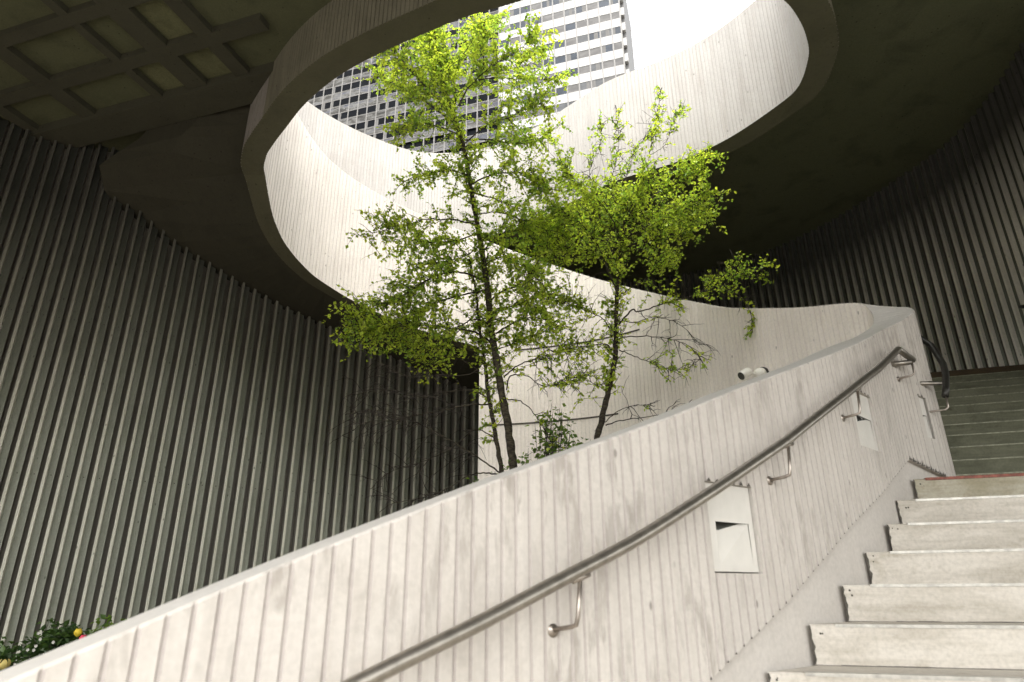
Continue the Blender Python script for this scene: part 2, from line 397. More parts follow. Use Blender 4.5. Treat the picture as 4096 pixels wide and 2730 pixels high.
for k in range(20, 150):
    s_ = k*PITCHR - 0.006
    if s_ < 7.63: tooth(s_, interp(s_, SKIN)+0.001, 0.012, random.uniform(.006, .012))
    elif s_ < 8.12: tooth(s_, interp(s_, SKIN)-0.002, 0.036, random.uniform(.024, .034)); tooth(s_+0.0275, interp(s_, SKIN)-0.002, 0.026, random.uniform(.014, .022))
wall_o = mb.build('wall', [M['parapet'], M['groove'], M['soffit'], M['stringer'], M['inner'], M['innergroove'], M['grime_and_shade'], M['coping']], parapet)
# casting joints of the tall far wall
for zj, a, b in ((2.05, 12.0, 13.9), (3.08, 11.6, 13.5)):
    mbj = MB(); rows = []
    x = a
    while x < b:
        rows.append([PA.pos(x, -T/2-0.003, zj), PA.pos(x, -T/2-0.003, zj+0.022)]); x += 0.05
    mbj.grid(rows)
    mbj.build('casting_joint', M['grime_and_shade'], parapet)

# ------------------------------------------------------------------ rim of the opening above
R_IN = [(-2.84, 6.66), (-2.57, 6.34), (-2.32, 6.09), (-2.01, 5.83), (-1.7, 5.62), (-1.31, 5.40), (-.93, 5.21), (-.49, 5.0), (-.1, 4.87), (.5, 4.67), (1.2, 4.50), (1.85, 4.48), (2.35, 4.60), (2.72, 4.80), (2.95, 5.01), (3.15, 5.27), (3.29, 5.55), (3.36, 6.0), (3.22, 6.34), (2.8, 6.95), (2.25, 7.42), (1.5, 7.84), (.95, 8.35), (.3, 8.95), (-.5, 9.42), (-1.5, 9.62), (-2.5, 9.30), (-3.3, 8.75), (-3.85, 8.0)]
def offset_pts(P, off):
    o = []
    for k in range(len(P)):
        a, b = P[max(k-1, 0)], P[min(k+1, len(P)-1)]
        dx, dy = b[0]-a[0], b[1]-a[1]; L_ = math.hypot(dx, dy)
        o.append((P[k][0] + dy/L_*off, P[k][1] - dx/L_*off))
    return o
end_c = PA.pos(PA.len)
RC = offset_pts(R_IN, T/2); RC[0] = (end_c.x, end_c.y)
PRM = Path(RC)
RTOP = [(0, 7.35), (6, 7.25), (8.5, 7.26), (10.0, 7.34), (11.5, 7.32), (13.0, 7.28), (15.0, 7.4), (17.0, 7.7), (20, 7.95)]
rim = thing('opening_rim', 'ribbed pale concrete rim wall round the oval opening to the sky', 'rim wall', PRM.pos(0, 0, 5.5))
mb = MB()
ribbon(mb, PRM, 0.0, PRM.len, lambda x: smooth_interp(x, RTOP), lambda x: 5.5, 0.010, 0.0055)
endcap(mb, PRM, PRM.len, 5.5, smooth_interp(PRM.len, RTOP))
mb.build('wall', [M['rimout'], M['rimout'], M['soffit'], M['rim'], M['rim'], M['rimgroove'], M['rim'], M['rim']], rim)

# ------------------------------------------------------------------ ceiling slab with the opening
ZC, ZD = 6.3, 6.9
N_EDGE = -1.5
NB = 40.0; TB = 24.0
ceil = thing('ceiling_slab', 'dark coffered concrete ceiling over the stairs with an oval opening', 'ceiling', tn(0, 14, ZC))
loop = [PRM.pos(x*PRM.len/160, T/2-0.05) for x in range(161)]
cen = Vector((0, 7.0, 0))
def far_pt(p):
    d = p-cen; a = Vector((d.dot(TAX), d.dot(NAX), 0)); c0 = (cen.dot(TAX), cen.dot(NAX))
    k = 1e9
    if a.x > 1e-9: k = min(k, (TB-c0[0])/a.x)
    if a.x < -1e-9: k = min(k, (-TB-c0[0])/a.x)
    if a.y > 1e-9: k = min(k, (NB-c0[1])/a.y)
    if a.y < -1e-9: k = min(k, (N_EDGE-c0[1])/a.y)
    return tn(c0[0]+a.x*k, c0[1]+a.y*k)
pts = loop
ang = [math.atan2(p.y-cen.y, p.x-cen.x) for p in pts]
inner_ring = list(pts)
outer_ring = [far_pt(p) for p in inner_ring]
mb = MB()
def bridge(z, flip, mi):
    n = len(inner_ring)
    for k in range(n):
        a, b = inner_ring[k], inner_ring[(k+1) % n]; c, d = outer_ring[k], outer_ring[(k+1) % n]
        quad = [Vector((p.x, p.y, z)) for p in (a, b, d, c)]
        mb.q(quad[::-1] if flip else quad, mi)
        # corner fill where the two rays land on different sides
        tc, nc_, td, nd_ = c.dot(TAX), c.dot(NAX), d.dot(TAX), d.dot(NAX)
        if abs(tc-td) > 1e-3 and abs(nc_-nd_) > 1e-3:
            ct = tc if abs(abs(tc)-TB) < 1e-3 else td
            cn = nd_ if ct == tc else nc_
            tri = [Vector((c.x, c.y, z)), Vector((d.x, d.y, z)), tn(ct, cn, z)]
            mb.q(tri, mi)
bridge(ZC, False, 0); bridge(ZD, True, 1)
mb.box(tn(-TB, N_EDGE-0.4, 3.9), TAX*2*TB, NAX*0.4, Vector((0, 0, ZD-3.9)))  # unseen front lintel, added to keep sky light off the upper walls
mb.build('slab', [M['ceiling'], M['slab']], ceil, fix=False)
# downstand beams and recess panels of the coffers
def beam(t0, t1, n0, n1, dz):
    b = MB(); b.box(tn(t0, n0, ZC+0.01), TAX*(t1-t0), NAX*(n1-n0), Vector((0, 0, -dz))); return b
mbm = MB()
tb = [(-16.2, -16.0), (-14.3, -14.1), (-12.4, -12.2), (-10.6, -10.4), (-8.9, -8.72), (-7.9, -7.66), (-6.62, -6.50), (-6.07, -5.78), (-5.32, -5.12)]
for a, b in tb:
    mbm.box(tn(a, N_EDGE+0.02, ZC+0.01), TAX*(b-a), NAX*(5.2-N_EDGE-0.02), Vector((0, 0, -0.10)))
for a, b in ((4.52, 4.69), (3.80, 3.95)):
    mbm.box(tn(-17, a, ZC+0.012), TAX*(17-4.45), NAX*(b-a), Vector((0, 0, -0.107)))
mbm.build('coffer_beam', M['beam'], ceil)
mbd = MB()
mbd.box(tn(-17, 5.2, ZC+0.01), TAX*(17-4.6), NAX*(0.42), Vector((0, 0, -0.16)))
mbd.build('edge_beam', M['beam'], ceil)
mbp = MB()
for a, b, c, d in ((-5.76, -5.33, 3.97, 4.51), (-5.76, -5.34, 4.71, 5.18), (-6.47, -6.09, 4.71, 5.18), (-8.70, -7.92, 3.20, 3.78)):
    mbp.q([tn(a, c, ZC-0.004), tn(a, d, ZC-0.004), tn(b, d, ZC-0.004), tn(b, c, ZC-0.004)])
mbp.build('pale_panel', M['panel'], ceil)

# ------------------------------------------------------------------ ribbed outer walls
def ribbed(path, s0, s1, z0, z1, mb, c=0.175, prof=((0.0, 0.045), (0.034, 0.045), (0.040, -0.018), (0.116, -0.018), (0.119, -0.13), (0.170, -0.13))):
    x = s0; pts_ = []
    while x < s1:
        for k, (a, o_) in enumerate(prof): pts_.append((x+a, o_, k))
        x += c
    for (a, oa, ka), (b, ob, kb) in zip(pts_, pts_[1:]):
        mi = 1 if ka in (3, 4) or ka == 5 else (2 if ka == 2 else 0)
        mb.q([path.pos(a, oa, z0), path.pos(b, ob, z0), path.pos(b, ob, z1), path.pos(a, oa, z1)], mi)
PW = Path([(-13.0, 4.05), (-10.0, 5.78), (-8.1, 6.88), (-6.17, 8.0), (-3.4, 9.6), (-.55, 11.2), (.7, 11.9), (1.74, 12.42), (2.5, 12.6), (3.35, 12.45), (4.75, 11.7), (5.75, 10.4), (6.38, 8.85), (6.60, 8.0), (6.55, 7.0), (6.3, 6.0), (5.95, 4.9)])
def s_at(path, x):
    best = min(range(len(path.P)), key=lambda k: abs(path.P[k].x - x) + (0 if path.P[k].y > 3 else 9)); return path.L[best]
s_mid = s_at(PW, 0.8)
lw = thing('ribbed_wall', 'tall grey concrete wall with vertical ribs and deep black slots on the left', 'wall', PW.pos(s_mid/2, 0, GROUND))
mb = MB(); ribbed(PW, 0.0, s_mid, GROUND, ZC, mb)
x = 0.078
while x < s_mid:
    for zz in (1.41, 3.5):
        mb.q([PW.pos(x+0.008*math.cos(a_*math.pi/3), -0.0165, zz+0.008*math.sin(a_*math.pi/3)) for a_ in range(6)], 3)
    x += 0.175
mb.build('wall', [M['ribwall'], M['ribslot'], M['ribshelf'], M['grime_and_shade']], lw)
rw = thing('ribbed_wall', 'dark ribbed concrete wall curving behind the upper flight on the right', 'wall', PW.pos((s_mid+PW.len)/2, 0, GROUND))
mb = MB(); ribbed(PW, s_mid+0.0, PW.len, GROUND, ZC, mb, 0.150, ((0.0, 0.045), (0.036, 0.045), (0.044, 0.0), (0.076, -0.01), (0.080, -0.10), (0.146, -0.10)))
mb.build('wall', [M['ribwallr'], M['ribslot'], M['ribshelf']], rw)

# ------------------------------------------------------------------ ground, planter soil
def ngon(name, pts_, z, mat, kind):
    bm = bmesh.new(); vs = [bm.verts.new((p[0], p[1], z)) for p in pts_]; f = bm.faces.new(vs)
    if f.normal.z < 0: f.normal_flip()
    bmesh.ops.triangulate(bm, faces=[f]); bm.normal_update()
    for q in bm.faces:
        if q.normal.z < 0: q.normal_flip()
    me = bpy.data.meshes.new(name); bm.to_mesh(me); bm.free(); me.materials.append(mat)
    o = bpy.data.objects.new(name, me); COL.objects.link(o); o['kind'] = kind; return o
ngon('ground', [(-600, -600), (600, -600), (600, 600), (-600, 600)], GROUND-0.01, M['paving'], 'structure')
soil = [PA.pos(x*0.25)[:2] for x in range(0, 56)] + [(-.5, 11.3), (-6.17, 8.2), (-13, 4.3), (-13, -3), (-6, -3)]
ngon('soil', soil, -0.74, M['soil'], 'structure')

back = thing('sky_blocker', 'unseen plain grey block added behind the viewpoint to block low sky light', 'building', tn(0, -32, GROUND))
mb = MB(); mb.box(tn(-75, -36, GROUND), TAX*150, NAX*10, Vector((0, 0, 4.2))); mb.build('wall', M['blocker_grey'], back)  # out of view, added to cut the low sky from behind
mb = MB(); mb.box(tn(-60, -26, GROUND), TAX*14, NAX*40, Vector((0, 0, 3.2))); mb.build('sky_blocker_wing', M['blocker_grey'], back)
# ------------------------------------------------------------------ the steps
RISE, RUN, D0, A0 = 0.165, 0.3052, 3.095, -0.303
LAND = 0.755
T_RIGHT = 4.4
def t_wall(d):
    """left end (t) of the steps: where the wall's face stands at distance d up the stairs"""
    if d > 8.45: return -2.3
    best = None
    x = 2.4
    while x < 13.6:
        p = PA.pos(x, T/2 - 0.025)
        if abs(p.dot(NAX)-d) < 0.03:
            t = p.dot(TAX); best = t if best is None else max(best, t)
        x += 0.04
    return best if best is not None else (-1.2 if d < 3 else -2.3)
stairs = thing('staircase', 'worn pale concrete staircase with a landing and a darker upper flight', 'stairs', tn(1.5, D0, GROUND))
def nose_d(k): return D0 + RUN*k + (LAND if k >= 7 else 0)
for k in range(-9, 19):
    d, z = nose_d(k), A0 + RISE*k
    d1 = nose_d(k+1) if k < 18 else d+4.0
    bm_ = MB()
    n_seg = 6
    gap = 0.006 if k < 7 else 0.0
    L0 = [(d + (d1-d)*j/n_seg) for j in range(n_seg+1)]
    tl = [t_wall(x)+gap for x in L0]
    if k >= 12: tl = [max(x, -2.3) for x in tl]
    # the left end of the riser block is a few centimetres short of the stringer, mortar crumbling in the gap
    zlow = z-RISE-0.03
    top = [tn(tl[j], L0[j], z) for j in range(n_seg+1)]
    r_, lip = 0.008, 0.012
    A_ = tl[0]+random.uniform(0.0, 0.012)
    # rounded nosing: chamfer at the top edge
    bm_.q([tn(A_, d, zlow), tn(T_RIGHT, d, zlow), tn(T_RIGHT, d, z-r_), tn(A_, d, z-r_)], 0)
    bm_.q([tn(A_, d, z-r_), tn(T_RIGHT, d, z-r_), tn(T_RIGHT, d+r_, z), tn(A_, d+r_, z)], 0)
    for j in range(n_seg):
        a, b = (L0[j] if j else d+r_), L0[j+1]
        bm_.q([tn(tl[j] if j else A_, a, z), tn(T_RIGHT, a, z), tn(T_RIGHT, b, z), tn(tl[j+1], b, z)], 0)
    bm_.q([tn(A_, d, zlow), tn(A_, d, z-r_), tn(tl[-1], d1, z-r_), tn(tl[-1], d1, zlow)], 0)
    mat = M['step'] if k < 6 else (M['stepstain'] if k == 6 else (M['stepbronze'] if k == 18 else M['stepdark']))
    if 0 <= k <= 6:
        prev = 0.004; nz = 9
        for j in range(nz):
            z0_, z1_ = z-0.004-(RISE-0.01)*j/nz, z-0.004-(RISE-0.01)*(j+1)/nz
            w1 = max(0.002, random.gauss(0.006, 0.004)) if j < nz-1 else 0.003
            bm_.q([tn(A_-0.001, d-0.0012, z0_), tn(A_-0.001, d-0.0012, z1_), tn(A_+w1, d-0.0012, z1_), tn(A_+prev, d-0.0012, z0_)], 1); prev = w1
        for q_ in range(2):
            cx_, cz_ = A_+random.uniform(.02, .06), z-random.uniform(.02, .05); rr_ = random.uniform(.003, .006)
            bm_.q([tn(cx_+rr_*math.cos(a_*1.05), d-0.0012, cz_+rr_*math.sin(a_*1.05)) for a_ in range(6)], 1)
        x_ = A_                                        # uneven dark line where the riser meets the tread below
        while x_ < T_RIGHT-0.3:
            w_ = random.uniform(.08, .3); h_ = random.uniform(.001, .005)
            bm_.q([tn(x_, d-0.001, z-RISE+0.001), tn(x_+w_, d-0.001, z-RISE+0.001), tn(x_+w_, d-0.001, z-RISE+0.001+random.uniform(.001, .005)), tn(x_, d-0.001, z-RISE+0.001+h_)], 1); x_ += w_
    st = bm_.build('step', [mat, M['grime_and_shade']], stairs)
    nb = MB()
    off = 0.13 + random.uniform(-0.03, 0.05)
    if k < 6:
        nb.box(tn(A_+off, d-0.004, z-0.011), TAX*(T_RIGHT-A_-off), NAX*0.045, Vector((0, 0, 0.0135)))
        nb.build('nosing_strip', M['nosing'], st)
    elif k == 6:
        nb.box(tn(A_+off*0.7, d-0.005, z-0.012), TAX*(T_RIGHT-A_-off*0.7), NAX*0.05, Vector((0, 0, 0.018)))
        o_ = nb.build('nosing_strip', M['nosingred'], st); o_['label'] = 'worn red painted nosing strip'
    elif k < 18:
        nb.box(tn(A_+0.12, d-0.003, z-0.007), TAX*(T_RIGHT-A_-0.12), NAX*0.03, Vector((0, 0, 0.010)))
        nb.build('nosing_strip', M['nosingdark'], st)
# third flight behind the parapet: a winding slab with steps, its soffit flush with the parapet's lower edge
fl = thing('upper_stair_flight', 'dark concrete underside of the winding upper flight behind the parapet', 'stairs', PA.pos(15.8, 1.0, 4.0))
mb = MB(); rows = []; x = S_EDGE
while x <= 18.06:
    zb = max(smooth_interp(x, BOT, 0.06), interp(x, [(17.3, 4.9), (17.45, 5.35), (17.7, 5.85), (18.05, 6.29)]) if x > 17.4 else -9)
    r3 = [PA.pos(x, T/2-0.01, zb+0.004), PA.pos(x, T/2+1.0, zb+0.004), PA.pos(x, T/2+2.3, zb+0.004)]
    r3 = [q + NAX*max(0.0, 5.63-q.dot(NAX)) if i_ else q for i_, q in enumerate(r3)]
    rows.append(r3); x += 0.1
mb.grid(rows)
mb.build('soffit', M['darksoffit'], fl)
x = S_EDGE; kstep = 0
mb = MB()
while x < 16.3:
    zt = interp(x, BOT) + 0.45
    p = [PA.pos(x, T/2+0.0, zt), PA.pos(x+0.3, T/2+0.0, zt), PA.pos(x+0.3, T/2+2.2, zt), PA.pos(x, T/2+2.2, zt)]
    mb.q(p); mb.q([PA.pos(x, T/2, zt-0.2), PA.pos(x, T/2+2.2, zt-0.2), PA.pos(x, T/2+2.2, zt), PA.pos(x, T/2, zt)]); x += 0.3
mb.build('flight_steps', M['darksoffit'], fl)

# ------------------------------------------------------------------ handrails
def oval_rail(mb, pts_, r=0.021, n=10): mb.tube(pts_, r, n, flat=1.0)
RZ = [(0.0, -1.70), (3.7, -.20), (4.04, -.08), (4.32, .03), (4.66, .16), (5.16, .39), (5.64, .62), (6.14, .87), (6.82, 1.20), (7.62, 1.575)]
h1 = thing('handrail', 'long brushed steel handrail sloping up the near parapet wall, bent level at its upper end', 'handrail', PA.pos(5.5, T/2, GROUND))
P = []
x = 0.8
while x < 7.62: P.append(PA.pos(x, T/2+0.09, smooth_interp(x, RZ, 0.1))); x += 0.12
P.append(PA.pos(7.61, T/2+0.09, 1.572)); P.append(PA.pos(7.635, T/2+0.09, 1.576)); P.append(PA.pos(7.655, T/2+0.09, 1.572)); P.append(PA.pos(7.83, T/2+0.088, 1.532))
mb = MB(); oval_rail(mb, P, 0.0225); mb.build('rail', M['steel'], h1, smooth=True)
def bracket(parent, s, zr, drop=0.17, arm=0.09, r=0.0075, lean=0.05):
    b = MB(); f = PA.pos
    b.tube([f(s-lean, T/2-0.01, zr-drop-0.012), f(s-lean*0.5, T/2+arm*0.7, zr-drop), f(s-lean*0.42, T/2+arm*0.93, zr-drop+0.006), f(s-lean*0.36, T/2+arm, zr-drop+0.03), f(s, T/2+arm, zr-0.015)], r, 8)
    b.tube([f(s-lean, T/2-0.016, zr-drop-0.012), f(s-lean, T/2+0.004, zr-drop-0.012)], 0.021, 12)
    b.tube([f(s-0.035, T/2+arm, zr-0.034), f(s+0.035, T/2+arm, zr-0.012)], 0.011, 8)
    return b.build('bracket', M['rod'], parent, smooth=True)
for s in (1.6, 3.05, 4.42, 5.72, 6.62): bracket(h1, s, smooth_interp(s, RZ, 0.1))
b = MB()
b.tube([PA.pos(7.74, T/2-0.01, 1.40), PA.pos(7.78, T/2+0.075, 1.412), PA.pos(7.80, T/2+0.09, 1.43), PA.pos(7.80, T/2+0.09, 1.535)], 0.0075, 8)
b.tube([PA.pos(7.74, T/2-0.01, 1.40), PA.pos(7.745, T/2+0.006, 1.40)], 0.02, 12)
b.build('bracket', M['rod'], h1, smooth=True)
b = MB(); b.tube([PA.pos(7.70, T/2-0.01, 1.505), PA.pos(7.79, T/2+0.09, 1.51)], 0.019, 12); b.build('wall_stub', M['steel'], h1, smooth=True)
h2 = thing('handrail', 'dark curved handrail going round the back of the rounded parapet end', 'handrail', PA.pos(8.6, T/2, 0.7))
P = [PA.pos(s, T/2+0.10, z) for s, z in ((8.17, 1.325), (8.22, 1.40), (8.30, 1.53), (8.38, 1.645), (8.45, 1.75), (8.50, 1.87), (8.58, 2.0), (8.7, 2.12), (8.9, 2.22), (9.3, 2.38), (9.9, 2.62), (10.8, 3.05))]
mb = MB(); oval_rail(mb, P, 0.024); mb.build('rail', M['darksteel'], h2, smooth=True)
b = MB(); b.tube([PA.pos(8.06, T/2-0.01, 1.425), PA.pos(8.19, T/2+0.085, 1.43)], 0.016, 12); b.build('wall_stub', M['steel'], h2, smooth=True)
b = MB(); b.tube([PA.pos(8.10, T/2-0.01, 1.215), PA.pos(8.17, T/2+0.08, 1.225), PA.pos(8.185, T/2+0.095, 1.245), PA.pos(8.18, T/2+0.10, 1.33)], 0.0075, 8); b.build('bracket', M['rod'], h2, smooth=True)
b = MB(); b.tube([PA.pos(8.7, T/2-0.01, 1.78), PA.pos(8.74, T/2+0.09, 1.79), PA.pos(8.75, T/2+0.10, 1.81), PA.pos(8.75, T/2+0.10, 2.0)], 0.0075, 8); b.build('bracket', M['rod'], h2, smooth=True)
h3 = thing('handrail', 'end of a dark handrail on the ribbed wall at the right edge', 'handrail', tn(3.2, 8.0, 1.8))
P = [Vector((6.15, 5.95, 2.50)), Vector((6.40, 6.85, 2.99)), Vector((6.43, 7.42, 3.31)), Vector((6.435, 7.50, 3.34))]
mb = MB(); mb.tube(P, 0.026, 10); mb.build('rail', M['darksteel'], h3, smooth=True)
for k in (1, 2):
    q = P[k] + Vector((0, -0.02, -0.02)); b = MB(); b.tube([q, q+Vector((0.0, 0, -0.12)), q+Vector((0.03, 0, -0.15)), q+Vector((0.16, -0.02, -0.16))], 0.008, 8); b.build('bracket', M['rod'], h3, smooth=True)

# ------------------------------------------------------------------ recessed step lights
def step_light(n0, n1, z0, z1, label, mat=None):
    sm = (n0+n1)/2
    o = thing('step_light', label, 'wall light', PA.pos(sm, T/2-0.05, z0), 'white step lights recessed in the parapet')
    e = 0.006
    dep = 0.014
    f = lambda s, off, z: PA.pos(s, T/2-off, z)
    wd = n1-n0
    zs = z0 + (z1-z0)*0.56                     # lip of the hooded slot
    a, b_ = n0+e, n1-e
    sa, sb = a+wd*0.16, b_-wd*0.10
    m = MB()
    m.q([f(a, dep, zs), f(b_, dep, zs), f(b_, dep, z1-e*0.4), f(a, dep, z1-e*0.4)])        # upper plate
    m.q([f(a, dep, z0+e), f(sa, dep, z0+e), f(sa, dep, zs), f(a, dep, zs)])
    m.q([f(sb, dep, z0+e), f(b_, dep, z0+e), f(b_, dep, zs), f(sb, dep, zs)])
    m.q([f(sa, dep, z0+e), f(sb, dep, z0+e), f(sb, dep, z0+0.03), f(sa, dep, z0+0.03)])
    m.q([f(a, dep, z0+e), f(a, 0.098, z0+e), f(b_, 0.098, z0+e), f(b_, dep, z0+e)])
    m.build('plate', M['niche'], o)
    m = MB()                                    # scoop that throws the light down: deep on the left, running out to the right
    m.q([f(sa, dep, z0+0.03), f(sb, dep, z0+0.03), f(sb, dep+0.004, zs), f(sa, dep+0.060, zs)])
    m.q([f(sa, dep, z0+0.03), f(sa, dep+0.060, zs), f(sa, dep, zs)])
    m.build('scoop', M['niche'], o)
    m = MB(); w2 = sb-sa
    g_ = lambda u, dz: PA.pos(sa+u*w2, T/2-dep-0.060*(1-u)*(1-dz/(zs-z0-0.03))-0.004*u+0.0025, zs-dz)      # a few mm proud of the scoop
    m.q([g_(0.01, 0.0), g_(0.01, 0.034), g_(0.30, 0.030), g_(0.52, 0.016), g_(0.80, 0.0)])  # dark wedge painting the shade inside the slot
    m.q([f(sa, dep, zs), f(sa, dep+0.060, zs-0.0005), f(sb, dep+0.004, zs-0.0005), f(sb, dep, zs)])
    m.build('slot_hood_shade', M['lens'], o)
    return o
step_light(*NICHES[0], 'large white recessed step light under the handrail, nearest and lowest on the wall')
step_light(*NICHES[1], 'white recessed step light half behind the handrail with a dark smudge on its upper plate')
step_light(*NICHES[2], 'narrow white recessed step light near the rounded end of the parapet')
# shadow-gap shim lines under each light and dirt on the second one
m2 = MB(); s_, z_ = 6.91, 1.06
f = lambda s, z: PA.pos(s, T/2-0.0265, z)
m2.q([f(s_-0.07, z_+0.03), f(s_-0.03, z_-0.06), f(s_+0.02, z_-0.085), f(s_+0.06, z_-0.01), f(s_+0.03, z_+0.05), f(s_-0.03, z_+0.055)])
sm_ = m2.build('smudge', plain('smudge_grey', (0.33, 0.31, 0.29), 0.9, 0, 0.35, sc=40), [o for o in COL.objects if o.get('label', '').startswith('white recessed step light half')][0])

# ------------------------------------------------------------------ spot lights on the far wall
def spot(s, z, label):
    base = PA.pos(s, -T/2, z)
    o = thing('spotlight', label, 'spotlight', base)
    p, r_, d_ = PA.frame(s); inw = -r_
    m = MB(); m.tube([base - inw*0.005, base + inw*0.022], 0.075, 22); m.build('wall_plate', M['darksteel'], o)
    m = MB(); m.tube([base + inw*0.022, base+inw*0.055 + Vector((0, 0, -0.008)), base+inw*0.085 + Vector((-0.01, 0, -0.02)), base+inw*0.095 + Vector((-0.012, 0, -0.024))], [0.066, 0.064, 0.05, 0.02], 20); m.build('junction_box', M['white'], o, smooth=True)
    h0 = base + inw*0.10 + Vector((-0.075, -0.01, 0.015)); ax = Vector((-0.80, -0.25, -0.50)).normalized()
    m = MB(); m.tube([base+inw*0.08+Vector((-0.01, 0, -0.012)), h0+ax*0.02], 0.012, 10); m.build('swivel_arm', M['white'], o, smooth=True)
    m = MB(); m.tube([h0-ax*0.008, h0, h0+ax*0.115], [0.036, 0.044, 0.047], 22, cap=True); m.build('lamp_head', M['white'], o)
    m = MB(); m.tube([h0+ax*0.114, h0+ax*0.118], 0.041, 22); m.build('lens', M['lens'], o)
    return o
spot(9.92, 2.06, 'white twin-cylinder spotlight on the far ribbed wall above the parapet edge')

# ------------------------------------------------------------------ trees
DENS = 2.45
class Leaves:
    def __init__(s): s.v, s.f, s.t = [], [], []
    def add(s, p, d, size, tint):
        d = d.normalized(); up = Vector((random.gauss(0, .5), random.gauss(0, .5), 1.0))
        side = d.cross(up)
        if side.length < 1e-3: side = Vector((1, 0, 0))
        side.normalize(); nrm = side.cross(d)
        i = len(s.v); w_ = size*random.uniform(0.32, 0.42)
        mid = p + d*size*0.45; fold = nrm*size*random.uniform(0.04, 0.16)
        s.v.extend([tuple(p), tuple(mid + side*w_ + fold), tuple(p + d*size - fold*0.6), tuple(mid - side*w_ + fold)])
        s.f.extend([(i, i+1, i+2), (i, i+2, i+3)]); s.t.extend([tint]*4)
    def build(s, name, mat, parent):
        me = bpy.data.meshes.new(name); off = parent_loc(parent)
        me.from_pydata([(x-off.x, y-off.y, z-off.z) for x, y, z in s.v], [], s.f); me.materials.append(mat)
        a = me.attributes.new('tint', 'FLOAT', 'POINT'); a.data.foreach_set('value', s.t)
        o = bpy.data.objects.new(name, me); COL.objects.link(o); o.parent = parent; return o

def limb_pts(pix, Y0, dy, jit=0.0035, n=7):
    """pix: photo pixels of a limb, starting at depth Y0 and drifting by dy"""
    k = len(pix)-1
    P_ = [at(x, y, Y0 + dy*(i/k)**0.9 if k else Y0) for i, (x, y) in enumerate(pix)]
    S_ = spline(P_, n)
    return [p + Vector((random.gauss(0, jit), random.gauss(0, jit), random.gauss(0, jit)))*(0 if i in (0,) else 1) for i, p in enumerate(S_)]
def grow(limb, lv, tw, dens, leafy, tlen, size, start=0.12, droop=0.0, tint=(0.05, 0.9), bare_fine=False):
    """twigs along a limb, each with side shoots and leaves"""
    L_ = [0.0]
    for a, b in zip(limb, limb[1:]): L_.append(L_[-1] + (b-a).length)
    tot = L_[-1]; n = max(2, int(tot*dens*(DENS if leafy > .2 else 1.1)))
    for q in range(n):
        x = tot*(start + (1-start)*random.random()**0.8)
        i = 0
        while i < len(L_)-2 and L_[i+1] < x: i += 1
        p = limb[i].lerp(limb[i+1], (x-L_[i])/max(1e-6, L_[i+1]-L_[i])); dr = (limb[i+1]-limb[i]).normalized()
        rnd = Vector((random.gauss(0, 1), random.gauss(0, 1), random.gauss(0, 0.8)))
        rnd -= dr*rnd.dot(dr)*0.7; rnd.normalize()
        d = (dr*random.uniform(0.2, 0.9) + rnd*0.9 + Vector((0, 0, 0.22-droop))).normalized()
        ln = tlen*random.uniform(0.4, 1.75)*(1.0 - 0.35*x/tot)
        pts_ = [p]; cur = p; dd = d
        m = 5
        for j in range(m):
            dd = (dd + Vector((random.gauss(0, .22), random.gauss(0, .22), random.gauss(0, .18) - droop*0.25))).normalized()
            cur = cur + dd*ln/m; pts_.append(cur)
        r0 = 0.0046 if not bare_fine else 0.0048
        tw.tube(pts_, [r0, r0*.85, r0*.7, r0*.55, r0*.45, r0*.3], 3, cap=False)
        tn_ = random.uniform(*tint)
        subs = [pts_]
        for z in range(2):
            j = random.randint(1, 4); b0 = pts_[j]
            d2 = (dd + Vector((random.gauss(0, .9), random.gauss(0, .9), random.gauss(0, .7)))).normalized()
            e1 = b0 + d2*ln*0.28; e2 = e1 + (d2 + Vector((0, 0, -0.15-droop)))*ln*0.22
            tw.tube([b0, e1, e2], [r0*.6, r0*.45, r0*.3], 3, cap=False); subs.append([b0, e1, e2])
        if random.random() > leafy: continue
        for sp in subs:
            for a, b in zip(sp, sp[1:]):
                nl = max(1, int((b-a).length/0.021))
                for y in range(nl):
                    if random.random() > 0.92: continue
                    pp = a.lerp(b, random.random())
                    ld = Vector((random.gauss(0, 1), random.gauss(0, 1), random.gauss(-0.25, .7)))
                    lv.add(pp, ld, size*random.uniform(0.6, 1.3), min(1, max(0, tn_ + random.gauss(0, .2))))

def tree(name, label, base, Y, stems, limbs, size, group):
    o = thing(name, label, 'tree', base, group)
    lv, tw = Leaves(), MB()
    for pix, dy, r0, r1, a in stems:
        P_ = limb_pts(pix, Y, dy, 0.003); P_[0].z = min(P_[0].z, base.z-0.05)
        n = len(P_)
        m = MB(); m.tube(P_, [(r0 + (r1-r0)*(i/(n-1)))*(1+0.07*math.sin(i*1.9)+random.gauss(0, .03)) for i in range(n)], 10)
        m.build('trunk', M['bark'], o, smooth=True)
        if a: grow(P_, lv, tw, a[0], a[1], a[2], size, a[3])
    for pix, y0, dy, r0, dens, leafy, tlen, start in limbs:
        P_ = limb_pts(pix, Y+y0, dy)
        n = len(P_)
        m = MB(); m.tube(P_, [max(0.003, r0*0.62*(1-0.86*i/(n-1))) for i in range(n)], 6, cap=False)
        m.build('branch', M['bark'], o, smooth=True)
        grow(P_, lv, tw, dens, leafy, tlen, size, start, droop=0.12 if leafy > .2 else .25, bare_fine=leafy < 0.2)
    tw.build('twigs', M['twig'], o)
    lv.build('crown', M['leaf'], o)
    tree.count = getattr(tree, 'count', 0) + len(lv.f)//2
    return o
Y1 = 6.2
T1_stem = [(2085, 2120), (2062, 1930), (2052, 1850), (2030, 1700), (1998, 1520), (1968, 1340), (1950, 1160), (1920, 960), (1888, 780), (1858, 600), (1820, 480), (1798, 430), (1778, 330), (1745, 200), (1735, 110)]
